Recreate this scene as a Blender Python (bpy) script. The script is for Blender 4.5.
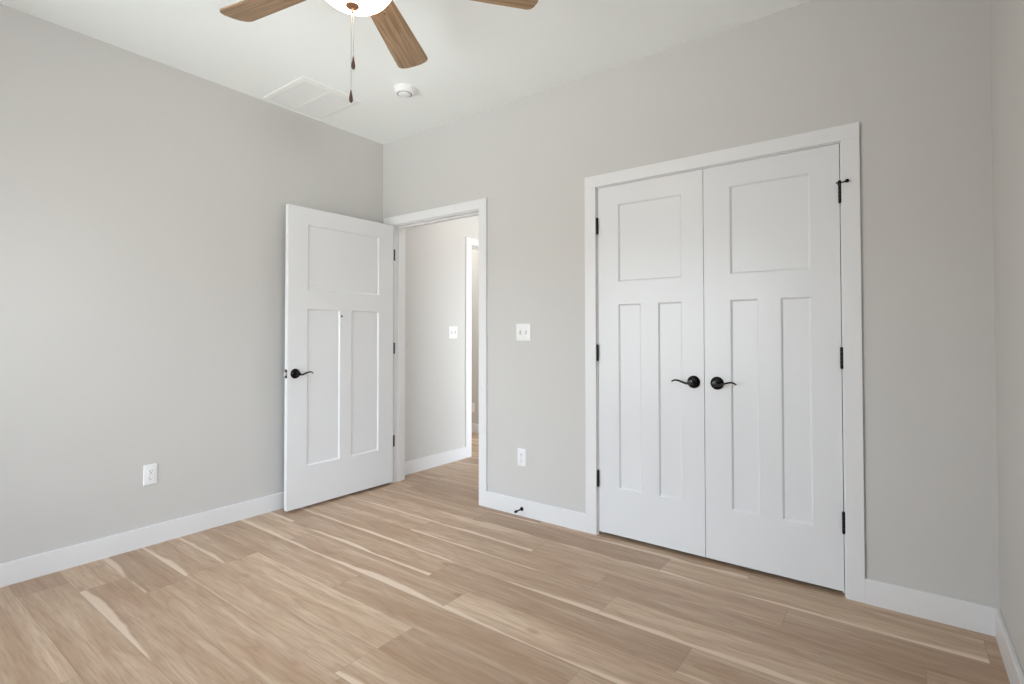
import bpy, bmesh, math, random
from mathutils import Vector, Matrix

S = bpy.context.scene
for o in list(bpy.data.objects):
    bpy.data.objects.remove(o)
COL = S.collection

# ------------------------------------------------------------------ camera
def make_camera():
    yaw, pit, rol = math.radians(36.7128), math.radians(1.0003), math.radians(0.0606)
    F = Vector((-math.sin(yaw) * math.cos(pit), math.cos(yaw) * math.cos(pit), math.sin(pit)))
    R0 = Vector((math.cos(yaw), math.sin(yaw), 0))
    U0 = R0.cross(F)
    R = R0 * math.cos(rol) - U0 * math.sin(rol)
    U = R0 * math.sin(rol) + U0 * math.cos(rol)
    cd = bpy.data.cameras.new('camera')
    co = bpy.data.objects.new('camera', cd)
    COL.objects.link(co)
    cd.sensor_width = 36
    cd.lens = 521.1016 * 36 / 1024
    cd.shift_y = -(342 - 325.8827) / 1024
    cd.clip_start = 0.02
    m = Matrix((R, U, -F)).transposed().to_4x4()
    m.translation = Vector((0, -2.7752, 1.1732))
    co.matrix_world = m
    S.camera = co
make_camera()

# ------------------------------------------------------------------ light and exposure
S.view_settings.view_transform = 'Standard'
S.view_settings.look = 'None'
S.view_settings.gamma = 1
S.view_settings.use_curve_mapping = False
S.view_settings.exposure = -0.01

GROUND_GLOW = (1.55, 1.66, 1.68)   # made-up bright ground below the windows, lifts the ceiling
GARDEN = (0.84, 0.88, 0.88)   # ground and trees farther off
SKYCOL = (1.22, 1.40, 1.58)
SKY = 6.4            # daylight through the windows, two of them added
BOWL = 13.0           # fan lamp bowl
HALL = 26.0          # added fill lamp on the hallway ceiling, out of view

w = bpy.data.worlds.new('world')
S.world = w
w.use_nodes = True
wn = w.node_tree
bg = wn.nodes['Background']
bg.inputs[1].default_value = SKY
wtc = wn.nodes.new('ShaderNodeTexCoord')
wsep = wn.nodes.new('ShaderNodeSeparateXYZ')
def wstep(a, b):
    n = wn.nodes.new('ShaderNodeMapRange'); n.interpolation_type = 'SMOOTHSTEP'
    n.inputs[1].default_value = a; n.inputs[2].default_value = b
    wn.links.new(wsep.outputs[2], n.inputs[0]); return n.outputs[0]
def wblend(f, a, b):
    n = wn.nodes.new('ShaderNodeMix'); n.data_type = 'RGBA'
    wn.links.new(f, n.inputs[0])
    for i, v in ((6, a), (7, b)):
        if isinstance(v, tuple): n.inputs[i].default_value = (*v, 1)
        else: wn.links.new(v, n.inputs[i])
    return n.outputs[2]
wn.links.new(wtc.outputs['Generated'], wsep.inputs[0])
# made-up bright ground below, darker garden farther off, pale sky above the horizon
wn.links.new(wblend(wstep(0.09, 0.14), wblend(wstep(-0.50, -0.30), GROUND_GLOW, GARDEN), SKYCOL), bg.inputs[0])
S.cycles.max_bounces = 16
S.cycles.diffuse_bounces = 12

# room constants (metres)
XL, XR, YR, H = -3.388, 0.2976, -3.31, 2.738
WIN = (-3.22, -1.00, 0.50, 2.15)          # x0 x1 z0 z1, in the rear wall
FILL_WIN_RIGHT = (-2.95, -1.55, 0.50, 2.05)         # y0 y1 z0 z1, unseen window added in the right wall to brighten the left
FILL_WIN_HALL = (0.96, 2.90, 0.08, 2.15)          # y0 y1 z0 z1, unseen window added to light the hallway
T = 0.016

def portal(loc, rot, sx, sz):
    ld = bpy.data.lights.new('window_portal', 'AREA')
    ld.shape = 'RECTANGLE'
    ld.size, ld.size_y = sx, sz
    ld.cycles.is_portal = True
    lo = bpy.data.objects.new('window_portal', ld)
    COL.objects.link(lo)
    lo.location = loc
    lo.rotation_euler = rot
portal(((WIN[0] + WIN[1]) / 2, YR - 0.13, (WIN[2] + WIN[3]) / 2), (math.radians(90), 0, 0), WIN[1] - WIN[0], WIN[3] - WIN[2])
portal((XR + 0.13, (FILL_WIN_RIGHT[0] + FILL_WIN_RIGHT[1]) / 2, (FILL_WIN_RIGHT[2] + FILL_WIN_RIGHT[3]) / 2), (math.radians(90), 0, math.radians(90)), FILL_WIN_RIGHT[1] - FILL_WIN_RIGHT[0], FILL_WIN_RIGHT[3] - FILL_WIN_RIGHT[2])

portal((-2.16 + 0.13, (FILL_WIN_HALL[0] + FILL_WIN_HALL[1]) / 2, (FILL_WIN_HALL[2] + FILL_WIN_HALL[3]) / 2), (math.radians(90), 0, math.radians(90)), FILL_WIN_HALL[1] - FILL_WIN_HALL[0], FILL_WIN_HALL[3] - FILL_WIN_HALL[2])

# ------------------------------------------------------------------ materials
def s2l(c):
    return tuple((v / 255 / 12.92) if v / 255 <= 0.04045 else ((v / 255 + 0.055) / 1.055) ** 2.4 for v in c)

def mat(name, rgb, rough=0.5, metal=0.0, bump=0.0, bscale=200, var=0.0, spec=0.5):
    m = bpy.data.materials.new(name)
    m.use_nodes = True
    nt = m.node_tree
    b = nt.nodes['Principled BSDF']
    c = s2l(rgb)
    b.inputs['Base Color'].default_value = (*c, 1)
    b.inputs['Roughness'].default_value = rough
    b.inputs['Metallic'].default_value = metal
    b.inputs['Specular IOR Level'].default_value = spec
    tc = nt.nodes.new('ShaderNodeTexCoord')
    n = nt.nodes.new('ShaderNodeTexNoise')
    n.inputs['Scale'].default_value = bscale
    n.inputs['Detail'].default_value = 3
    nt.links.new(tc.outputs['Object'], n.inputs['Vector'])
    if var > 0:
        mx = nt.nodes.new('ShaderNodeMix'); mx.data_type = 'RGBA'
        mx.inputs[6].default_value = (*[v * (1 - var) for v in c], 1)
        mx.inputs[7].default_value = (*[min(1, v * (1 + var)) for v in c], 1)
        nt.links.new(n.outputs['Fac'], mx.inputs[0])
        nt.links.new(mx.outputs[2], b.inputs['Base Color'])
    if bump > 0:
        bp = nt.nodes.new('ShaderNodeBump')
        bp.inputs['Strength'].default_value = bump
        bp.inputs['Distance'].default_value = 0.002
        nt.links.new(n.outputs['Fac'], bp.inputs['Height'])
        nt.links.new(bp.outputs['Normal'], b.inputs['Normal'])
    return m

def emat(name, rgb, strength, rough=0.3):
    m = mat(name, (240, 238, 232), rough)
    b = m.node_tree.nodes['Principled BSDF']
    b.inputs['Emission Color'].default_value = (*s2l(rgb), 1)
    b.inputs['Emission Strength'].default_value = strength
    return m

M = {}
M['wall'] = mat('wall_paint', (207, 205, 202), 0.6, bump=0.06, bscale=160, var=0.01, spec=0.3)
M['ceil'] = mat('ceiling_paint', (243, 246, 245), 0.8, bump=0.08, bscale=120, var=0.01, spec=0.2)
M['trim'] = mat('white_trim_paint', (231, 231, 232), 0.32, bump=0.02, bscale=90, var=0.005)
M['door'] = mat('white_door_paint', (228, 229, 231), 0.30, bump=0.03, bscale=60, var=0.005)
M['bronze'] = mat('dark_bronze_metal', (34, 32, 32), 0.24, 0.7, var=0.1, bscale=30)
M['black'] = mat('black_metal', (22, 21, 21), 0.42, 0.3, var=0.1, bscale=30)
M['rubber'] = mat('black_rubber', (18, 18, 18), 0.7)
M['steel'] = mat('satin_steel', (205, 203, 198), 0.3, 0.9)
M['hinge_grey'] = mat('grey_hinge_metal', (92, 90, 88), 0.4, 0.7)
M['plastic'] = mat('white_plastic', (238, 238, 238), 0.35, var=0.004, bscale=20)
M['slot'] = mat('dark_slot', (96, 96, 98), 0.6)
M['toggle_slot'] = mat('grey_slot', (168, 168, 170), 0.6)
M['vent'] = mat('vent_white_metal', (238, 238, 236), 0.5)
M['duct'] = mat('duct_grey', (150, 150, 150), 0.8)
M['copper'] = mat('brushed_copper_brown', (150, 112, 84), 0.35, 0.6, var=0.08, bscale=40)
M['nickel'] = mat('brushed_bronze_fan_metal', (120, 100, 84), 0.35, 0.8)
M['fob'] = mat('dark_walnut_fob', (64, 40, 28), 0.4, var=0.3, bscale=90)
M['bowl'] = emat('frosted_lamp_glass', (255, 228, 196), BOWL)
M['far_fill'] = emat('far_room_fill_glow', (255, 252, 249), 95.0)  # glow added to brighten the room across the hallway
M['hall_fill'] = emat('hall_fill_glow', (255, 252, 249), HALL)  # glow added to brighten the hallway

def wood_nodes(nt, vec, scale, dark, light):
    n = nt.nodes.new('ShaderNodeTexNoise'); n.inputs['Scale'].default_value = scale
    n.inputs['Detail'].default_value = 6; n.inputs['Distortion'].default_value = 0.6
    nt.links.new(vec, n.inputs['Vector'])
    r = nt.nodes.new('ShaderNodeValToRGB')
    r.color_ramp.elements[0].position = 0.32; r.color_ramp.elements[0].color = (*s2l(dark), 1)
    r.color_ramp.elements[1].position = 0.68; r.color_ramp.elements[1].color = (*s2l(light), 1)
    nt.links.new(n.outputs['Fac'], r.inputs['Fac'])
    return r.outputs['Color']

def blade_material():
    m = mat('light_oak_blade', (160, 130, 100), 0.45)
    nt = m.node_tree
    tc = nt.nodes.new('ShaderNodeTexCoord')
    mp = nt.nodes.new('ShaderNodeMapping')
    mp.inputs['Scale'].default_value = (1.5, 30, 30)
    nt.links.new(tc.outputs['Object'], mp.inputs['Vector'])
    c = wood_nodes(nt, mp.outputs['Vector'], 2.2, (120, 94, 68), (172, 142, 110))
    nt.links.new(c, nt.nodes['Principled BSDF'].inputs['Base Color'])
    return m
M['blade'] = blade_material()

def floor_material():
    m = mat('plank_floor', (180, 155, 130), 0.42)
    nt = m.node_tree; N = nt.nodes; L = nt.links
    b = N['Principled BSDF']
    def math_(op, a, c=None, clamp=False):
        n = N.new('ShaderNodeMath'); n.operation = op; n.use_clamp = clamp
        for i, v in enumerate((a, c)):
            if v is None: continue
            if isinstance(v, (int, float)): n.inputs[i].default_value = v
            else: L.new(v, n.inputs[i])
        return n.outputs[0]
    def comb(x, y, z=0.0):
        n = N.new('ShaderNodeCombineXYZ')
        for i, v in enumerate((x, y, z)):
            if isinstance(v, (int, float)): n.inputs[i].default_value = v
            else: L.new(v, n.inputs[i])
        return n.outputs[0]
    def noise(vec, scale, detail=4, dist=0.0, rough=0.5):
        n = N.new('ShaderNodeTexNoise')
        n.inputs['Scale'].default_value = scale; n.inputs['Detail'].default_value = detail
        n.inputs['Distortion'].default_value = dist; n.inputs['Roughness'].default_value = rough
        L.new(vec, n.inputs['Vector']); return n.outputs['Fac']
    def white(vec):
        n = N.new('ShaderNodeTexWhiteNoise'); n.noise_dimensions = '3D'
        L.new(vec, n.inputs['Vector']); return n
    def smooth(v, a, c, to0=0.0, to1=1.0):
        n = N.new('ShaderNodeMapRange'); n.interpolation_type = 'SMOOTHSTEP'
        L.new(v, n.inputs[0])
        for i, x in zip((1, 2, 3, 4), (a, c, to0, to1)):
            n.inputs[i].default_value = x
        return n.outputs[0]
    def mix(f, a, c, mode='MIX'):
        n = N.new('ShaderNodeMix'); n.data_type = 'RGBA'; n.blend_type = mode
        for i, v in ((0, f), (6, a), (7, c)):
            if isinstance(v, (int, float)): n.inputs[i].default_value = v
            elif isinstance(v, tuple): n.inputs[i].default_value = (*v, 1)
            else: L.new(v, n.inputs[i])
        return n.outputs[2]
    tc = N.new('ShaderNodeTexCoord')
    sep = N.new('ShaderNodeSeparateXYZ'); L.new(tc.outputs['Object'], sep.inputs[0])
    X, Y = sep.outputs[0], sep.outputs[1]
    W, LEN = 0.178, 1.22
    yv = math_('DIVIDE', math_('ADD', Y, 1.677 + W * 40), W)
    row = math_('FLOOR', yv); v = math_('FRACT', yv)
    rr = white(comb(row, 3.7, 1.3)).outputs['Value']
    xu = math_('ADD', math_('DIVIDE', math_('ADD', X, 20.0), LEN), math_('MULTIPLY', rr, 7.0))
    colm = math_('FLOOR', xu); u = math_('FRACT', xu)
    wn = white(comb(row, colm, 0.5))
    sc = N.new('ShaderNodeSeparateColor'); L.new(wn.outputs['Color'], sc.inputs[0])
    r1, r2, r3 = sc.outputs[0], sc.outputs[1], sc.outputs[2]
    # plank-local coordinates, shifted per plank so no two look alike
    px = math_('ADD', X, math_('MULTIPLY', r1, 37.0))
    py = math_('ADD', Y, math_('MULTIPLY', r2, 19.0))
    # broad cloudy figure, long along the plank
    broad = noise(comb(math_('MULTIPLY', px, 1.0), math_('MULTIPLY', py, 15.0)), 1.0, 8, 0.6, 0.62)
    # cathedral rings
    wave_in = noise(comb(math_('MULTIPLY', px, 0.9), math_('MULTIPLY', py, 7.0), 4.0), 1.0, 2, 0.3)
    rings = math_('FRACT', math_('MULTIPLY', wave_in, 9.0))
    rings = math_('ABSOLUTE', math_('SUBTRACT', rings, 0.5))
    fine = noise(comb(math_('MULTIPLY', px, 7.0), math_('MULTIPLY', py, 110.0)), 1.0, 3, 0.2)
    base = mix(r1, s2l((176, 150, 127)), s2l((217, 192, 166)))
    base = mix(smooth(broad, 0.36, 0.66), mix(0.5, base, s2l((158, 123, 92))), base)
    base = mix(math_('MULTIPLY', smooth(broad, 0.55, 0.75), 0.42), base, s2l((232, 209, 184)))
    base = mix(math_('MULTIPLY', smooth(rings, 0.30, 0.5), 0.17), base, s2l((140, 104, 74)))
    base = mix(math_('MULTIPLY', smooth(fine, 0.40, 0.72), 0.34), base, s2l((148, 116, 90)))
    # cream sapwood streak wandering along one edge of some planks
    wob = math_('MULTIPLY', math_('SUBTRACT', noise(comb(math_('MULTIPLY', px, 1.5), math_('MULTIPLY', r3, 50.0)), 1.0, 3, 0.0), 0.5), 0.75)
    edge = math_('ADD', v, wob)
    sap = smooth(edge, 0.05, 0.13, 1.0, 0.0)
    has = smooth(r3, 0.40, 0.48)
    sapmask = math_('MULTIPLY', math_('MULTIPLY', sap, has), 0.62)
    base = mix(sapmask, base, s2l((238, 219, 198)))
    # knots
    vo = N.new('ShaderNodeTexVoronoi'); vo.feature = 'F1'; vo.inputs['Scale'].default_value = 1.0
    L.new(comb(math_('MULTIPLY', px, 2.1), math_('MULTIPLY', py, 4.2)), vo.inputs['Vector'])
    knot = smooth(vo.outputs['Distance'], 0.03, 0.11, 1.0, 0.0)
    base = mix(math_('MULTIPLY', knot, 0.5), base, s2l((149, 110, 79)))
    # seams
    se = math_('MINIMUM', v, math_('SUBTRACT', 1.0, v))
    su = math_('MULTIPLY', math_('MINIMUM', u, math_('SUBTRACT', 1.0, u)), LEN / W)
    seam = smooth(math_('MINIMUM', se, su), 0.002, 0.010, 1.0, 0.0)
    base = mix(math_('MULTIPLY', seam, 0.45), base, s2l((124, 100, 81)))
    L.new(base, b.inputs['Base Color'])
    rg = N.new('ShaderNodeMapRange'); L.new(fine, rg.inputs[0])
    rg.inputs[3].default_value = 0.38; rg.inputs[4].default_value = 0.5
    L.new(rg.outputs[0], b.inputs['Roughness'])
    hgt = math_('SUBTRACT', math_('MULTIPLY', fine, 0.25), seam)
    bp = N.new('ShaderNodeBump'); bp.inputs['Strength'].default_value = 0.12; bp.inputs['Distance'].default_value = 0.001
    L.new(hgt, bp.inputs['Height']); L.new(bp.outputs['Normal'], b.inputs['Normal'])
    return m
M['floor'] = floor_material()

def glass_material():
    m = bpy.data.materials.new('window_glass'); m.use_nodes = True
    nt = m.node_tree; nt.nodes.clear()
    o = nt.nodes.new('ShaderNodeOutputMaterial'); mx = nt.nodes.new('ShaderNodeMixShader')
    t = nt.nodes.new('ShaderNodeBsdfTransparent'); g = nt.nodes.new('ShaderNodeBsdfGlossy')
    f = nt.nodes.new('ShaderNodeFresnel')
    g.inputs['Roughness'].default_value = 0.02
    nt.links.new(f.outputs[0], mx.inputs[0]); nt.links.new(t.outputs[0], mx.inputs[1])
    nt.links.new(g.outputs[0], mx.inputs[2]); nt.links.new(mx.outputs[0], o.inputs[0])
    return m
M['glass'] = glass_material()

# ------------------------------------------------------------------ mesh helpers
def box(bm, x0, x1, y0, y1, z0, z1, bev=0.0, seg=1):
    vs = [bm.verts.new((x, y, z)) for x in (x0, x1) for y in (y0, y1) for z in (z0, z1)]
    fs = [bm.faces.new([vs[i] for i in q]) for q in
          ((0, 1, 3, 2), (4, 6, 7, 5), (0, 4, 5, 1), (2, 3, 7, 6), (0, 2, 6, 4), (1, 5, 7, 3))]
    if bev > 0:
        es = list({e for f in fs for e in f.edges})
        bmesh.ops.bevel(bm, geom=es, offset=bev, segments=seg, profile=0.5, affect='EDGES')

def lathe(bm, prof, seg=32, mtx=None):
    """prof: list of (r, z); revolve about z; r == 0 closes to a point"""
    mtx = mtx or Matrix()
    rings = []
    for r, z in prof:
        if r < 1e-6:
            rings.append([bm.verts.new(mtx @ Vector((0, 0, z)))])
        else:
            rings.append([bm.verts.new(mtx @ Vector((r * math.cos(2 * math.pi * i / seg), r * math.sin(2 * math.pi * i / seg), z))) for i in range(seg)])
    for a, b in zip(rings, rings[1:]):
        for i in range(seg):
            j = (i + 1) % seg
            if len(a) == 1 and len(b) == 1: continue
            if len(a) == 1: bm.faces.new((a[0], b[j], b[i]))
            elif len(b) == 1: bm.faces.new((a[i], a[j], b[0]))
            else: bm.faces.new((a[i], a[j], b[j], b[i]))
    for rg, flip in ((rings[0], True), (rings[-1], False)):
        if len(rg) > 1:
            bm.faces.new(list(reversed(rg)) if flip else rg)

def axis_mtx(loc, direction):
    q = Vector((0, 0, 1)).rotation_difference(Vector(direction).normalized())
    return Matrix.Translation(Vector(loc)) @ q.to_matrix().to_4x4()

def tube(bm, pts, radii, seg=14, flat=1.0, up=(0, 0, 1)):
    """swept tube along pts; flat squashes the section along 'up'"""
    pts = [Vector(p) for p in pts]; up = Vector(up)
    rings = []
    for i, p in enumerate(pts):
        t = (pts[min(i + 1, len(pts) - 1)] - pts[max(i - 1, 0)]).normalized()
        s = t.cross(up).normalized() if abs(t.dot(up)) < 0.99 else t.cross(Vector((1, 0, 0))).normalized()
        n = s.cross(t).normalized()
        r = radii[i] if isinstance(radii, (list, tuple)) else radii
        rings.append([bm.verts.new(p + s * r * math.cos(2 * math.pi * k / seg) + n * r * flat * math.sin(2 * math.pi * k / seg)) for k in range(seg)])
    for a, b in zip(rings, rings[1:]):
        for k in range(seg):
            j = (k + 1) % seg
            bm.faces.new((a[k], a[j], b[j], b[k]))
    bm.faces.new(list(reversed(rings[0]))); bm.faces.new(rings[-1])

def prism(bm, outline, z0, z1, mtx=None):
    mtx = mtx or Matrix()
    a = [bm.verts.new(mtx @ Vector((x, y, z0))) for x, y in outline]
    b = [bm.verts.new(mtx @ Vector((x, y, z1))) for x, y in outline]
    n = len(a)
    bm.faces.new(list(reversed(a))); bm.faces.new(b)
    for i in range(n):
        j = (i + 1) % n
        bm.faces.new((a[i], a[j], b[j], b[i]))

def obj(name, bm, m, parent=None, smooth=False, angle=35, mtx=None):
    if mtx is not None:
        bm.transform(mtx)
    bmesh.ops.recalc_face_normals(bm, faces=bm.faces[:])
    me = bpy.data.meshes.new(name)
    bm.to_mesh(me); bm.free()
    if smooth:
        for p in me.polygons: p.use_smooth = True
        me.set_sharp_from_angle(angle=math.radians(angle))
    me.materials.append(m)
    o = bpy.data.objects.new(name, me)
    COL.objects.link(o)
    if parent: o.parent = parent
    return o

def B(*boxes, bev=0.0, seg=1):
    bm = bmesh.new()
    for b in boxes: box(bm, *b, bev=bev, seg=seg)
    return bm

def tag(o, label, cat=None, group=None, kind=None):
    o['label'] = label
    if cat: o['category'] = cat
    if group: o['group'] = group
    if kind: o['kind'] = kind
    return o

def empty(name, loc=(0, 0, 0), rz=0.0):
    o = bpy.data.objects.new(name, None)
    COL.objects.link(o)
    o.empty_display_size = 0.05
    o.location = loc; o.rotation_euler = (0, 0, rz)
    return o

def struct(name, bm, m, label, cat, smooth=False):
    return tag(obj(name, bm, m, None, smooth), label, cat, kind='structure')

# ------------------------------------------------------------------ room shell
TH = 0.118                                     # wall thickness
HX = -3.352                                    # hall left wall face
HXR = -2.16                                    # hall right wall face
HYE = 3.3                                      # hall end wall
FX0 = -5.6                                     # adjoining room, far side
E0, E1, EZ = -3.2475, -2.3535, 2.046            # bedroom doorway opening (jamb faces)
C0, C1, CZ = -1.4355, -0.2125, 2.0445          # closet opening
JT = 0.018                                     # jamb board thickness
G0, G1, GZ = 1.050, 1.87, 2.046                # opening in the hall's left wall
FY1 = 2.0                                      # far wall of the adjoining room
FY0 = 0.35

struct('floor', B((FX0 - .1, XR + .12, YR - .12, HYE + .12, -0.08, 0)), M['floor'],
       'light brown wood plank floor with cream streaks running along the planks', 'floor')
struct('ceiling', B((FX0 - .1, XR + .12, YR - .12, HYE + .12, H, H + 0.08)), M['ceil'],
       'smooth white painted ceiling above the room', 'ceiling')
struct('wall_left', B((XL - TH, XL, YR - .12, 0, 0, H)), M['wall'],
       'plain light grey wall behind the open door, left of the room', 'wall')
struct('wall_back', B((XL - TH, E0 - JT, 0, TH, 0, H), (E0 - JT, E1 + JT, 0, TH, EZ + JT, H),
                      (E1 + JT, C0 - JT, 0, TH, 0, H), (C0 - JT, C1 + JT, 0, TH, CZ + JT, H),
                      (C1 + JT, XR, 0, TH, 0, H)), M['wall'],
       'light grey wall holding the doorway and the double closet doors', 'wall')
qy0, qy1, qz0, qz1 = FILL_WIN_RIGHT
struct('wall_right', B((XR, XR + .12, YR - .12, qy0, 0, H), (XR, XR + .12, qy1, 0.92, 0, H),
                       (XR, XR + .12, qy0, qy1, 0, qz0), (XR, XR + .12, qy0, qy1, qz1, H)), M['wall'],
       'narrow strip of grey wall at the right edge, beside the closet wall', 'wall')
wx0, wx1, wz0, wz1 = WIN
struct('wall_rear', B((XL, wx0, YR - .12, YR, 0, H), (wx1, XR, YR - .12, YR, 0, H),
                      (wx0, wx1, YR - .12, YR, 0, wz0), (wx0, wx1, YR - .12, YR, wz1, H)), M['wall'],
       'grey wall with the bedroom window, facing the closet', 'wall')
struct('wall_hall_left', B((HX - TH, HX, TH, G0 - JT, 0, H), (HX - TH, HX, G0 - JT, G1 + JT, GZ + JT, H),
                           (HX - TH, HX, G1 + JT, HYE, 0, H)), M['wall'],
       'pale grey hallway wall seen through the open doorway', 'wall')
hy0, hy1, hz0, hz1 = FILL_WIN_HALL
struct('wall_hall_right', B((HXR, HXR + TH, TH, hy0, 0, H), (HXR, HXR + TH, hy1, HYE, 0, H),
                            (HXR, HXR + TH, hy0, hy1, 0, hz0), (HXR, HXR + TH, hy0, hy1, hz1, H)), M['wall'],
       'grey hallway wall on the closet side, beyond the doorway', 'wall')
struct('wall_hall_end', B((HX - TH, HXR + TH, HYE, HYE + .12, 0, H)), M['wall'],
       'grey wall at the far end of the hallway', 'wall')
struct('wall_far_room', B((FX0, HX - TH, FY1, FY1 + .12, 0, H), (FX0, HX - TH, FY0 - .12, FY0, 0, H),
                          (FX0 - .1, FX0, FY0 - .12, FY1 + .12, 0, H)), M['wall'],
       'sliver of pale wall in the room across the hallway', 'wall')
struct('wall_closet', B((HXR + TH, XR, 0.80, 0.92, 0, H)), M['wall'],
       'wall at the back of the closet behind the double doors', 'wall')

# casings and jambs
def casing(x0, x1, zt, wdt, rev):
    """flat casing boards round an opening in the back wall; x0/x1 jamb faces"""
    a0, a1 = x0 - rev - wdt[0], x0 - rev
    b0, b1 = x1 + rev, x1 + rev + wdt[1]
    bm = bmesh.new()
    box(bm, a0, a1, -T, 0, 0, zt - wdt[2], bev=0.0015)
    box(bm, b0, b1, -T, 0, 0, zt - wdt[2], bev=0.0015)
    box(bm, a0, b1, -T - 0.0004, 0, zt - wdt[2], zt, bev=0.0015)
    return bm

def jamb(x0, x1, zt, stop_y):
    bm = bmesh.new()
    box(bm, x0 - JT, x0, 0, TH, 0, zt + JT)
    box(bm, x1, x1 + JT, 0, TH, 0, zt + JT)
    box(bm, x0, x1, 0, TH, zt, zt + JT)
    # stop strips
    s0, s1 = stop_y
    box(bm, x0, x0 + 0.011, s0, s1, 0, zt, bev=0.001)
    box(bm, x1 - 0.011, x1, s0, s1, 0, zt, bev=0.001)
    box(bm, x0 + 0.011, x1 - 0.011, s0, s1, zt - 0.011, zt, bev=0.001)
    return bm

t1 = struct('trim_1', casing(E0, E1, 2.1194, (0.105, 0.067, 0.067), 0.006), M['trim'],
            'flat white casing around the open bedroom doorway', 'door trim')
obj('jamb', jamb(E0, E1, EZ, (0.040, 0.075)), M['trim'], t1)
t2 = struct('trim_2', casing(C0, C1, 2.1172, (0.0725, 0.0702, 0.0685), 0.0056), M['trim'],
            'flat white casing around the double closet doors', 'door trim')
obj('jamb', jamb(C0, C1, CZ, (0.040, 0.075)), M['trim'], t2)

bm = bmesh.new()                                # opening in the hall wall
cw = 0.078
box(bm, HX, HX + T, G0 - 0.006 - cw, G0 - 0.006, 0, 2.05, bev=0.0015)
box(bm, HX, HX + T, G1 + 0.006, G1 + 0.006 + cw, 0, 2.05, bev=0.0015)
box(bm, HX, HX + T + .0004, G0 - 0.006 - cw, G1 + 0.006 + cw, 2.05, 2.118, bev=0.0015)
t3 = struct('trim_3', bm, M['trim'], 'white casing of the opening farther along the hallway wall', 'door trim')
bm = bmesh.new()
box(bm, HX - TH, HX, G0 - JT, G0, 0, GZ + JT)
box(bm, HX - TH, HX, G1, G1 + JT, 0, GZ + JT)
box(bm, HX - TH, HX, G0, G1, GZ, GZ + JT)
box(bm, HX - .075, HX - .040, G1 - .011, G1, 0, GZ, bev=.001)
box(bm, HX - .075, HX - .040, G0, G1 - .011, GZ - .011, GZ, bev=.001)
obj('jamb', bm, M['trim'], t3)

# baseboards
BB = 0.108
def bb(name, x0, x1, y0, y1, label, bev=0.004):
    bm = bmesh.new()
    box(bm, x0, x1, y0, y1, 0, BB)
    es = [e for e in bm.edges if all(abs(v.co.z - BB) < 1e-5 for v in e.verts)]
    bmesh.ops.bevel(bm, geom=es, offset=bev, segments=2, profile=0.5, affect='EDGES')
    return struct(name, bm, M['trim'], label, 'baseboard')
CL = C0 - .0056 - .0725; CR = C1 + .0056 + .0702; EO = E1 + .006 + .067
bb('baseboard_left', XL, XL + T, YR + T, 0, 'white baseboard along the plain left wall')
bb('baseboard_back', EO, CL, -T, 0, 'short white baseboard between the doorway and closet casing, with door stop')
bb('baseboard_corner', CR, XR - T, -T, 0, 'short white baseboard between the closet casing and right corner')
bb('baseboard_right', XR - T, XR, YR + T, 0, 'white baseboard along the right wall')
bb('baseboard_rear', XL, XR, YR, YR + T, 'white baseboard under the bedroom window')
bb('baseboard_hall', HX, HX + T, TH, G0 - .006 - cw, 'white baseboard in the hallway beyond the open door')
bb('baseboard_hall_end', HX, HXR, HYE - T, HYE, 'white baseboard at the far end of the hallway')
bb('baseboard_far_room', FX0, HX - TH, FY1 - T, FY1, 'sliver of white baseboard in the room across the hallway')

# windows: local x along the wall, local y out of the room
def window(name, loc, rz, wid, z0, z1, label):
    fw, h = 0.05, wid / 2
    bm = bmesh.new()
    box(bm, -h, h, .02, .10, z0, z0 + fw, bev=.003)
    box(bm, -h, h, .02, .10, z1 - fw, z1, bev=.003)
    box(bm, -h, -h + fw, .02, .10, z0 + fw, z1 - fw, bev=.003)
    box(bm, h - fw, h, .02, .10, z0 + fw, z1 - fw, bev=.003)
    box(bm, -.02, .02, .03, .10, z0 + fw, z1 - fw, bev=.003)
    win = struct(name, bm, M['trim'], label, 'window')
    win.location = loc; win.rotation_euler = (0, 0, rz)
    for a, b in ((-h + fw, -.02), (.02, h - fw)):
        obj('pane', B((a, b, .060, .066, z0 + fw, z1 - fw)), M['glass'], win)
    obj('sill', B((-h - .04, h + .04, -.035, 0, z0 - .025, z0 - .001), bev=.003), M['trim'], win)
window('window_1', ((WIN[0] + WIN[1]) / 2, YR, 0), math.pi, WIN[1] - WIN[0], WIN[2], WIN[3],
       'white framed two-light window in the wall facing the closet')
window('fill_window_2', (XR, (FILL_WIN_RIGHT[0] + FILL_WIN_RIGHT[1]) / 2, 0), -math.pi / 2, FILL_WIN_RIGHT[1] - FILL_WIN_RIGHT[0], FILL_WIN_RIGHT[2], FILL_WIN_RIGHT[3],
       'added white framed two-light window in the right wall, unseen fill for the left wall')
window('fill_window_3', (HXR, (FILL_WIN_HALL[0] + FILL_WIN_HALL[1]) / 2, 0), -math.pi / 2, FILL_WIN_HALL[1] - FILL_WIN_HALL[0], FILL_WIN_HALL[2], FILL_WIN_HALL[3],
       'added tall white framed window, unseen fill for the hallway, opposite the hallway light switch')

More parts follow.
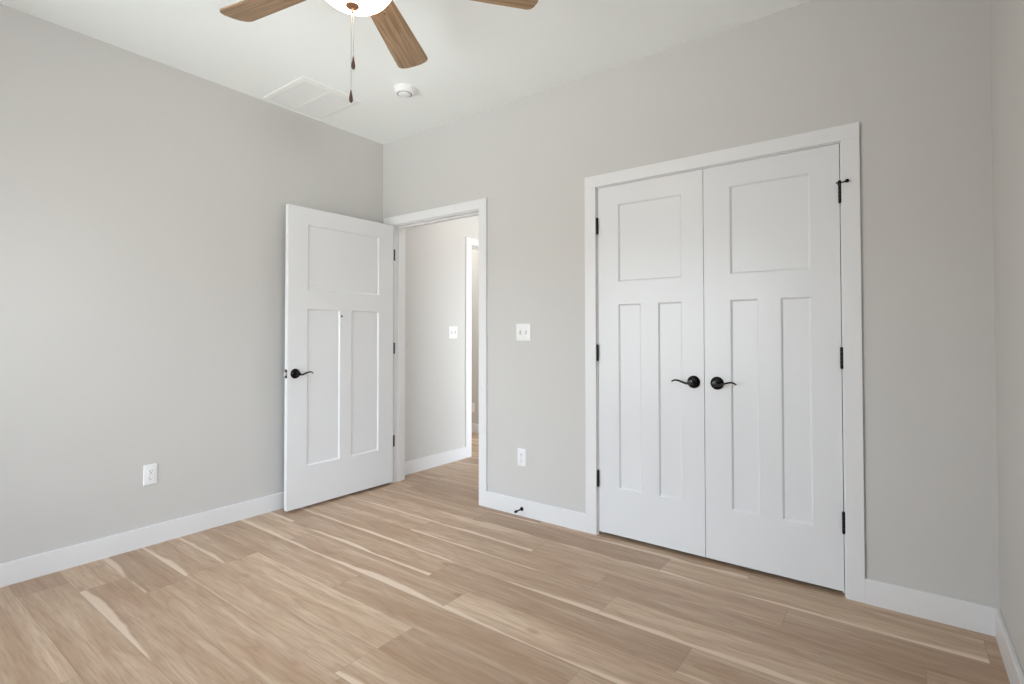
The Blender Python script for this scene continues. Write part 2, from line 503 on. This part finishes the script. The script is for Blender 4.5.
# ------------------------------------------------------------------ doors
def panel_bm(x0, x1, z0, z1, th, slope=0.011, depth=0.009):
    """recessed flat panel with sloped moulding, both faces; door face at y=0, back at y=th"""
    bm = bmesh.new()
    def ring(ins, y):
        return [bm.verts.new(p) for p in ((x0 + ins, y, z0 + ins), (x1 - ins, y, z0 + ins), (x1 - ins, y, z1 - ins), (x0 + ins, y, z1 - ins))]
    rs = [ring(slope, depth), ring(slope * 0.75, depth - .0004), ring(slope * .25, 0.0022), ring(0, 0.0006), ring(0, th - 0.0006),
          ring(slope * .25, th - .0022), ring(slope * .75, th - depth + .0004), ring(slope, th - depth)]
    bm.faces.new(rs[0]); bm.faces.new(list(reversed(rs[-1])))
    for a, b in zip(rs, rs[1:]):
        for i in range(4):
            j = (i + 1) % 4
            bm.faces.new((a[i], a[j], b[j], b[i]))
    return bm

def door_frame_bm(W, z0, z1, cols, top, low, th):
    """cols: three-panel layout x positions (a0,a1,b0,b1); top/low: z ranges"""
    a0, a1, b0, b1 = cols
    bm = bmesh.new()
    def cell(x0, x1, za, zb):
        vs = [bm.verts.new((x, y, z)) for x in (x0, x1) for y in (0, th) for z in (za, zb)]
        for q in ((0, 1, 3, 2), (4, 6, 7, 5), (0, 4, 5, 1), (2, 3, 7, 6), (0, 2, 6, 4), (1, 5, 7, 3)):
            bm.faces.new([vs[i] for i in q])
    cell(0, a0, z0, z1); cell(b1, W, z0, z1)
    cell(a0, b1, top[1], z1); cell(a0, b1, low[1], top[0]); cell(a0, b1, z0, low[0])
    cell(a1, b0, low[0], low[1])
    return bm

def lever(parent, mtx, mirror):
    """mtx maps local (x along lever, y out of door = -y, z up) into the parent's space"""
    r = empty('lever_handle'); r.parent = parent; r.matrix_local = mtx
    s = -1 if mirror else 1
    bm = bmesh.new()
    lathe(bm, [(0.0, 0.0), (0.0325, 0.0), (0.0335, 0.003), (0.0325, 0.006), (0.029, 0.0085), (0.026, 0.0095), (0.022, 0.0125),
               (0.0, 0.0135)], 40, axis_mtx((0, 0, 0), (0, -1, 0)))
    obj('rosette', bm, M['bronze'], r, True, 40)
    bm = bmesh.new()
    lathe(bm, [(0.0, 0.010), (0.0125, 0.010), (0.0115, 0.020), (0.0105, 0.030), (0.0125, 0.042), (0.0130, 0.052), (0.011, 0.057), (0.0, 0.059)], 28,
          axis_mtx((0, 0, 0), (0, -1, 0)))
    ctr = [(0.0, -0.049, -0.0035), (0.014, -0.050, -0.0055), (0.028, -0.051, -0.0040), (0.044, -0.052, 0.001), (0.060, -0.052, 0.0065),
           (0.074, -0.051, 0.0095), (0.086, -0.049, 0.0090), (0.096, -0.047, 0.0050), (0.103, -0.045, 0.0)]
    rad = [0.0100, 0.0100, 0.0094, 0.0088, 0.0082, 0.0078, 0.0072, 0.0062, 0.0045]
    # densify
    P, Rr = [], []
    for i in range(len(ctr) - 1):
        for k in range(4):
            t = k / 4
            p0 = Vector(ctr[max(i - 1, 0)]); p1 = Vector(ctr[i]); p2 = Vector(ctr[i + 1]); p3 = Vector(ctr[min(i + 2, len(ctr) - 1)])
            P.append(0.5 * ((2 * p1) + (p2 - p0) * t + (2 * p0 - 5 * p1 + 4 * p2 - p3) * t * t + (3 * p1 - p0 - 3 * p2 + p3) * t ** 3))
            Rr.append(rad[i] * (1 - t) + rad[i + 1] * t)
    P.append(Vector(ctr[-1])); Rr.append(rad[-1])
    tube(bm, [(s * p.x, p.y, p.z) for p in P], Rr, 14, 0.62)
    obj('lever', bm, M['bronze'], r, True, 50)
    return r

def hinge_bm(x, y, zc, hgt=0.092, r=0.0062):
    bm = bmesh.new()
    n = 5
    for i in range(n):
        a = zc - hgt / 2 + hgt * i / n; b = zc - hgt / 2 + hgt * (i + 1) / n
        lathe(bm, [(0, a + .0003), (r * .92, a + .0003), (r, a + .001), (r, b - .001), (r * .92, b - .0003), (0, b - .0003)], 16, Matrix.Translation((x, y, 0)))
    for sgn in (-1, 1):                           # pin caps
        z = zc + sgn * (hgt / 2 + .001)
        lathe(bm, [(0, z - .002), (r * .8, z - .002), (r * .8, z + .002), (0, z + .002)], 12, Matrix.Translation((x, y, 0)))
    return bm

TD = 0.035
def closet_door(name, xa, xb, cols, hinge_x, handle_x, mirror, label, stop_pin):
    """front face at y = 0; built in place with origin at its lower hinge corner"""
    r = obj(name, door_frame_bm(xb - xa, 0.022, 2.042, [c - xa for c in cols], (1.480, 1.930), (0.289, 1.351), TD), M['door'])
    r.location = (xa, 0.0015, 0)
    tag(r, label, 'door', kind='structure')
    c = [q - xa for q in cols]
    for x0, x1, z0, z1 in ((c[0], c[3], 1.480, 1.930), (c[0], c[1], 0.289, 1.351), (c[2], c[3], 0.289, 1.351)):
        obj('panel', panel_bm(x0, x1, z0, z1, TD), M['door'], r)
    for k, z in enumerate((1.068, 0.331, 1.817)):
        bm = hinge_bm(hinge_x - xa, -0.0085, z)
        # leaf edge showing in the gap
        box(bm, hinge_x - xa - .0012, hinge_x - xa + .0012, -0.004, 0.02, z - .044, z + .044)
        h = obj('hinge', bm, M['black'], r, True, 40)
        h['label'] = 'black hinge'
        if stop_pin and k == 2:
            bm = bmesh.new()
            zz = z + .040
            lathe(bm, [(0, zz - .006), (.0085, zz - .006), (.0085, zz + .010), (.005, zz + .014), (0, zz + .014)], 16, Matrix.Translation((hinge_x - xa, -.0085, 0)))
            a = Vector((hinge_x - xa, -.0085, zz + .002)); b = a + Vector((.030, -.024, .0))
            tube(bm, [a, b], [.0035, .0035], 10)
            lathe(bm, [(0, -.004), (.0075, -.004), (.0085, 0), (.0075, .005), (0, .006)], 16, axis_mtx(b, b - a))
            a2 = a + Vector((-.012, -.012, 0))
            tube(bm, [a, a2], [.003, .003], 10)
            obj('pin_stop', bm, M['black'], h, True, 40)
    lever(r, Matrix.Translation((handle_x - xa, 0, 0.925)), mirror)
    return r

closet_door('door_2', -1.4325, -0.8233, (-1.305, -1.169, -1.069, -0.937), -1.4342, -0.876, True,
            'left white three-panel closet door with black lever', False)
closet_door('door_3', -0.8203, -0.2155, (-0.691, -0.560, -0.461, -0.332), -0.2140, -0.757, False,
            'right white three-panel closet door with pin stop on top hinge', True)

# open bedroom door: local x from hinge edge to strike edge, local y: 0 = visible face, TD = hidden face
DX, DY = -3.2195, -0.0305
ang = math.atan2(-0.881, -0.0128)
DWID = 0.878
door1 = obj('door_1', door_frame_bm(DWID, 0.020, 2.041, (0.140, 0.386, 0.482, 0.738), (1.480, 1.928), (0.289, 1.353), TD), M['door'])
# local x -> (cos, sin), visible face normal (-local y) must point to +x world
mirror_face = Matrix(((1, 0, 0, 0), (0, -1, 0, 0), (0, 0, 1, 0), (0, 0, 0, 1)))
door1.location = (DX, DY, 0)
door1.rotation_euler = (0, 0, ang)
tag(door1, 'open white three-panel bedroom door standing near the left wall', 'door', kind='structure')
door1.location = Vector((DX, DY, 0)) - TD * Vector((-math.sin(ang), math.cos(ang), 0))
for x0, x1, z0, z1 in ((0.140, 0.738, 1.480, 1.928), (0.140, 0.386, 0.289, 1.353), (0.482, 0.738, 0.289, 1.353)):
    obj('panel', panel_bm(x0, x1, z0, z1, TD), M['door'], door1)
for z in (1.815, 1.068, 0.331):
    bm = hinge_bm(-0.0075, -0.001, z)
    box(bm, -0.0025, -0.0002, 0.002, TD - .004, z - .045, z + .045)
    box(bm, -0.041, -0.015, 0.0064, 0.0082, z - .045, z + .045)   # jamb leaf
    obj('hinge', bm, M['hinge_grey'], door1, True, 40)['label'] = 'grey hinge in the gap at the jamb'
lever(door1, Matrix.Translation((0.826, TD, 0.918)) @ Matrix.Rotation(math.pi, 4, 'Z'), False)
lever(door1, Matrix.Translation((0.826, 0, 0.918)), True)
bm = B((DWID - .0002, DWID + .0015, TD / 2 - .0125, TD / 2 + .0125, .918 - .029, .918 + .029), bev=.0005)
lp = obj('latch_plate', bm, M['bronze'], door1)
lp['label'] = 'dark latch plate on the door edge'
bm = bmesh.new()
prism(bm, [(0, -.0075), (.011, -.0075), (.004, .0075), (0, .0075)], -.011, .011, Matrix.Translation((DWID + .0015, TD / 2, .918)))
obj('latch_bolt', bm, M['steel'], lp)['label'] = 'bright steel latch bolt'
bm = bmesh.new()
lathe(bm, [(0, 0), (.0065, 0), (.0075, .003), (.005, .007), (0, .008)], 16, axis_mtx((0.4705, TD, 1.309), (0, 1, 0)))
obj('screw_head', bm, M['black'], door1, True, 40)['label'] = 'small dark screw head on the mullion'

# ------------------------------------------------------------------ outlets and switches
def rrect(w_, h_, r, n=6, cut=None):
    pts = []
    for cx, cy, a0 in ((w_ / 2 - r, h_ / 2 - r, 0), (-w_ / 2 + r, h_ / 2 - r, 90), (-w_ / 2 + r, -h_ / 2 + r, 180), (w_ / 2 - r, -h_ / 2 + r, 270)):
        for k in range(n + 1):
            a = math.radians(a0 + 90 * k / n)
            pts.append((cx + r * math.cos(a), cy + r * math.sin(a)))
    return pts

def plate_bm(w_, h_):
    bm = bmesh.new()
    prev = None
    out = [(0.0, 0.0), (0.0, 0.0025), (0.0022, 0.0052), (0.004, 0.0060)]
    rings = []
    for ins, z in out:
        rings.append([bm.verts.new((x, y, z)) for x, y in rrect(w_ - 2 * ins, h_ - 2 * ins, 0.004)])
    for a, b in zip(rings, rings[1:]):
        n = len(a)
        for i in range(n):
            bm.faces.new((a[i], a[(i + 1) % n], b[(i + 1) % n], b[i]))
    bm.faces.new(list(reversed(rings[0]))); bm.faces.new(rings[-1])
    return bm

def wall_frame(loc, normal):
    """local x right, y up, z out of the wall"""
    n = Vector(normal); up = Vector((0, 0, 1)); x = up.cross(n)
    m = Matrix((x, up, n)).transposed().to_4x4(); m.translation = Vector(loc)
    return m

def outlet(loc, normal, label):
    r = empty('wall_outlet'); r.matrix_world = wall_frame(loc, normal)
    tag(r, label, 'outlet', 'duplex wall outlets')
    obj('cover_plate', plate_bm(.070, .1145), M['plastic'], r, True, 40)
    for s in (1, -1):
        bm = bmesh.new()
        pts = []
        for k in range(32):
            a = 2 * math.pi * k / 32
            pts.append((0.0172 * math.cos(a), max(-.0135, min(.0135, .0172 * math.sin(a)))))
        prism(bm, pts, .004, .0078, Matrix.Translation((0, s * .0195, 0)))
        f = obj('receptacle', bm, M['plastic'], r)
        bm = bmesh.new()
        c = s * .0195
        box(bm, -.0072, -.0052, c - .002, c + .0068, .0070, .0081)
        box(bm, .0052, .0072, c - .001, c + .0058, .0070, .0081)
        prism(bm, [(.0026 * math.cos(t * .52), .0026 * math.sin(t * .52) + c - .0078) for t in range(12)], .0070, .0081)
        obj('slots', bm, M['slot'], f)
    bm = bmesh.new()
    lathe(bm, [(0, .0055), (.0032, .0055), (.0028, .0068), (0, .0072)], 14)
    obj('screw', bm, M['steel'], r, True)
    return r

def switch(loc, normal, label):
    r = empty('light_switch'); r.matrix_world = wall_frame(loc, normal)
    tag(r, label, 'light switch', 'double toggle light switches')
    obj('cover_plate', plate_bm(.114, .1145), M['plastic'], r, True, 40)
    for sx, up in ((-.023, False), (.023, True)):
        bm = bmesh.new()
        box(bm, sx - .0052, sx + .0052, -.012, .012, .0056, .0064)
        fr = obj('toggle_slot', bm, M['toggle_slot'], r)
        fr['label'] = 'grey slot round the toggle'
        bm = bmesh.new()
        box(bm, -.0042, .0042, -.0042, .0042, -.002, .017, bev=.0012, seg=2)
        bm.transform(Matrix.Translation((sx, 0, .004)) @ Matrix.Rotation(math.radians(-32 if up else 32), 4, 'X'))
        obj('toggle', bm, M['plastic'], r, True)
        for yy in (.0302, -.0302):
            bm = bmesh.new()
            lathe(bm, [(0, .0055), (.003, .0055), (.0026, .0066), (0, .0069)], 12, Matrix.Translation((sx, yy, 0)))
            obj('screw', bm, M['plastic'], r, True)
    return r

outlet((-1.9895, 0, 0.374), (0, -1, 0), 'white wall outlet below the light switch, between doorway and closet')
outlet((XL, -1.632, 0.392), (1, 0, 0), 'white wall outlet on the left wall, above the baseboard')
outlet((-4.16, FY1, 0.30), (0, -1, 0), 'barely visible wall outlet in the room across the hallway')
switch((-1.975, 0, 1.190), (0, -1, 0), 'white double light switch between the doorway and the closet')
switch((HX, 0.796, 1.197), (1, 0, 0), 'white double light switch on the hallway wall, seen through the doorway')

# ------------------------------------------------------------------ baseboard door stop
t = empty('door_stop', (-1.979, -T, 0.0475))
tag(t, 'small black rigid door stop screwed to the baseboard beside the doorway', 'door stop')
bm = bmesh.new()
lathe(bm, [(0, 0), (.0125, 0), (.0125, .004), (.0085, .008), (.006, .014), (0, .014)], 24, axis_mtx((0, 0, 0), (0, -1, 0)))
obj('base', bm, M['black'], t, True)
bm = bmesh.new()
lathe(bm, [(0, .012), (.0058, .012), (.0046, .025), (.0042, .060), (0, .060)], 18, axis_mtx((0, 0, 0), (0, -1, 0)))
obj('rod', bm, M['black'], t, True)
bm = bmesh.new()
lathe(bm, [(0, .058), (.0078, .058), (.0085, .061), (.0085, .072), (.0065, .076), (0, .077)], 20, axis_mtx((0, 0, 0), (0, -1, 0)))
obj('rubber_tip', bm, M['rubber'], t, True)

# ------------------------------------------------------------------ ceiling vent
VX0, VX1, VY0, VY1 = -3.345, -2.872, -1.030, -0.595
t = empty('air_vent', ((VX0 + VX1) / 2, (VY0 + VY1) / 2, H))
tag(t, 'white louvred return air vent flat on the ceiling near the left wall', 'vent')
hx, hy, fr = (VX1 - VX0) / 2, (VY1 - VY0) / 2, 0.034
bm = bmesh.new()
def sloped(bm, pts0, pts1):
    a = [bm.verts.new(p) for p in pts0]; b = [bm.verts.new(p) for p in pts1]
    return a, b
outer_t = [(-hx, -hy, 0), (hx, -hy, 0), (hx, hy, 0), (-hx, hy, 0)]
outer_b = [(-hx + .003, -hy + .003, -.005), (hx - .003, -hy + .003, -.005), (hx - .003, hy - .003, -.005), (-hx + .003, hy - .003, -.005)]
inner_b = [(-hx + fr, -hy + fr, -.009), (hx - fr, -hy + fr, -.009), (hx - fr, hy - fr, -.009), (-hx + fr, hy - fr, -.009)]
inner_t = [(p[0], p[1], 0) for p in inner_b]
rings = [[bm.verts.new(p) for p in r_] for r_ in (outer_t, outer_b, inner_b, inner_t)]
for a, b in zip(rings, rings[1:] + rings[:1]):
    for i in range(4):
        j = (i + 1) % 4
        bm.faces.new((a[i], a[j], b[j], b[i]))
box(bm, -hx + fr, hx - fr, -.010, .010, -.009, 0)
obj('frame', bm, M['vent'], t)
obj('duct_back', B((-hx + fr, hx - fr, -hy + fr, hy - fr, -.0012, -.0004)), M['duct'], t)
for y0, y1 in ((-hy + fr, -.010), (.010, hy - fr)):
    bm = bmesh.new()
    n = 29
    x0, x1 = -hx + fr, hx - fr
    for k in range(n):
        xc = x0 + (k + .5) * (x1 - x0) / n
        a = [(xc + .0026, -.0022), (xc - .0016, -.0088), (xc - .0026, -.0088), (xc + .0016, -.0022)]
        va = [bm.verts.new((x, y0, z)) for x, z in a]; vb = [bm.verts.new((x, y1, z)) for x, z in a]
        bm.faces.new(va); bm.faces.new(list(reversed(vb)))
        for i in range(4):
            j = (i + 1) % 4
            bm.faces.new((va[i], vb[i], vb[j], va[j]))
    obj('louvre_panel', bm, M['vent'], t)

# ------------------------------------------------------------------ smoke detector
t = empty('smoke_detector', (-2.505, -0.553, H))
tag(t, 'round white smoke detector on the ceiling beyond the fan', 'smoke detector')
bm = bmesh.new()
lathe(bm, [(0, 0), (.066, 0), (.067, -.004), (.067, -.011), (.065, -.013), (0, -.013)], 48)
obj('mounting_base', bm, M['plastic'], t, True, 40)
bm = bmesh.new()
lathe(bm, [(0, -.013), (.062, -.013), (.063, -.020), (.060, -.030), (.053, -.036), (.044, -.0375), (.0, -.0375)], 48)
c = obj('cover', bm, M['plastic'], t, True, 40)
bm = bmesh.new()
for k in range(24):
    a0 = math.radians(15 * k + 2); a1 = math.radians(15 * k + 13)
    o = [(r * math.cos(a), r * math.sin(a)) for r, a in ((.0470, a0), (.0470, (a0 + a1) / 2), (.0470, a1), (.0405, a1), (.0405, (a0 + a1) / 2), (.0405, a0))]
    prism(bm, o, -.0379, -.0370)
obj('slot_ring', bm, M['slot'], c)
bm = bmesh.new()
lathe(bm, [(0, -.037), (.037, -.037), (.036, -.043), (.028, -.0465), (0, -.0475)], 40)
obj('test_button', bm, M['plastic'], t, True, 40)

# ------------------------------------------------------------------ ceiling fan
FXC, FYC = -1.517, -1.639
t = empty('ceiling_fan', (FXC, FYC, H))
tag(t, 'five-blade ceiling fan with light oak blades and glowing glass bowl', 'ceiling fan')
def F_(z): return z - H
bm = bmesh.new()
lathe(bm, [(0, 0), (.070, 0), (.072, -.006), (.066, -.030), (.045, -.052), (.022, -.060), (0, -.060)], 40)
obj('canopy', bm, M['nickel'], t, True, 40)
bm = bmesh.new()
lathe(bm, [(0, -.055), (.0125, -.055), (.0125, -.110), (0, -.110)], 20)
obj('downrod', bm, M['nickel'], t, True, 40)
bm = bmesh.new()
lathe(bm, [(0, -.105), (.045, -.105), (.085, -.125), (.118, -.150), (.125, -.185), (.122, -.225), (.105, -.248), (.080, -.256), (0, -.256)], 48)
obj('motor_housing', bm, M['nickel'], t, True, 30)
bm = bmesh.new()
lathe(bm, [(0, -.256), (.070, -.256), (.072, -.275), (.085, -.292), (.112, -.300), (.114, -.318), (0, -.318)], 48)
obj('light_fitter', bm, M['nickel'], t, True, 30)
ZB = F_(2.462)
A0, PITCH, RT = 192.3, -13.0, 0.646
def blade_outline():
    r0, r1, w0, w1, rc = .165, RT + .006, .052, .0745, .032
    pts = []
    pts += [(r0, -w0 + .012), (r0 + .012, -w0)]
    def wat(r): return w0 + (w1 - w0) * ((r - r0) / (r1 - r0)) ** 0.9
    for k in range(1, 10):
        r = r0 + .012 + (r1 - rc - r0 - .012) * k / 9
        pts.append((r, -wat(r)))
    y = wat(r1 - rc)
    for k in range(1, 7):
        a = math.radians(-90 + 78 * k / 6)
        pts.append((r1 - rc + rc * math.cos(a), -y + rc + rc * math.sin(a)))
    for k in range(1, 8):
        q = -y + rc * .8 + (2 * y - 1.6 * rc) * k / 8
        pts.append((r1 + .006 * (1 - (q / y) ** 2), q))
    lower = pts[:]
    up = []
    for x, yv in reversed(lower[:17]):
        up.append((x, -yv))
    return lower + up
for i in range(5):
    a = math.radians(A0 - 72 * i)
    base = Matrix.Rotation(a, 4, 'Z')
    bm = bmesh.new()
    prism(bm, blade_outline(), -.003, .003)
    bl = obj('blade', bm, M['blade'], t)
    bl.matrix_local = Matrix.Translation((0, 0, ZB)) @ base @ Matrix.Rotation(math.radians(PITCH), 4, 'X')
    bm = bmesh.new()
    # forked arm from the motor to the blade, lying on the blade's upper face
    prism(bm, [(.20, -.034), (.255, -.026), (.262, 0), (.255, .026), (.20, .034), (.150, .020), (.085, .016), (.085, -.016), (.150, -.020)], .0032, .0078)
    for sx, sy in ((.215, -.022), (.215, .022), (.248, 0)):
        lathe(bm, [(0, -.0052), (.0045, -.0048), (.0045, -.003), (0, -.003)], 12, Matrix.Translation((sx, sy, 0)))
    obj('blade_iron', bm, M['nickel'], bl)
# glass bowl
bm = bmesh.new()
R_, Hb = .136, .090
LK = Matrix.Translation((-.009, -.014, 0))     # the light kit hangs a touch off the motor's centre
prof = [(0, -.318 + .004), (.128, -.318 + .004), (R_, -.318)]
for k in range(1, 17):
    q = math.radians(90 * k / 16)
    prof.append((R_ * math.cos(q) ** .9 if k < 16 else 0, -.318 - Hb * math.sin(q)))
lathe(bm, prof, 64)
obj('glass_bowl', bm, M['bowl'], t, True, 40, mtx=LK)
zb = -.318 - Hb
bm = bmesh.new()
lathe(bm, [(0, zb + .001), (.0225, zb + .002), (.0235, zb - .001), (.021, zb - .0035), (.009, zb - .006), (.005, zb - .009), (.0042, zb - .022), (.0052, zb - .025), (0, zb - .027)], 32)
obj('finial', bm, M['copper'], t, True, 40, mtx=Matrix.Translation((-.015, -.018, 0)))
for k, (dx, dy, z1) in enumerate(((-.0185, -.020, 2.032), (-.0125, -.0155, 2.150))):
    bm = bmesh.new()
    zt = zb - .023
    ze = F_(z1)
    tube(bm, [(dx, dy, zt), (dx, dy, ze)], .0011, 8)
    zz = zt - .02
    lathe(bm, [(0, zz + .003), (.0018, zz + .002), (.0018, zz - .002), (0, zz - .003)], 10, Matrix.Translation((dx, dy, 0)))
    p = obj('pull_chain', bm, M['steel'], t, True)
    p['label'] = 'long pull chain' if k == 0 else 'short pull chain'
    bm = bmesh.new()
    lathe(bm, [(0, ze + .002), (.0022, ze), (.0032, ze - .008), (.0058, ze - .022), (.0070, ze - .032), (.0062, ze - .039), (.003, ze - .0435), (0, ze - .044)], 20, Matrix.Translation((dx, dy, 0)))
    obj('fob', bm, M['fob'], p, True, 50)

# ------------------------------------------------------------------ added fill lamps beyond the doorway, out of view
def fill_lamp(x, y, m, label):
    r = empty('fill_ceiling_light', (x, y, H))
    tag(r, label, 'ceiling light', 'added fill lights')
    bm = bmesh.new()
    lathe(bm, [(0, 0), (.150, 0), (.152, -.008), (.146, -.022), (.138, -.024), (0, -.024)], 40)
    obj('fill_lamp_base', bm, M['trim'], r, True, 40)
    bm = bmesh.new()
    lathe(bm, [(0, -.0242), (.137, -.0242), (.132, -.045), (.11, -.058), (.06, -.066), (0, -.068)], 40)
    obj('diffuser', bm, m, r, True, 40)
fill_lamp(-2.76, 0.8, M['hall_fill'], 'added round fill lamp, unseen, on the hallway ceiling beyond the doorway')
fill_lamp(-4.4, 1.2, M['far_fill'], 'added round fill lamp, unseen, on the ceiling of the room across the hallway')
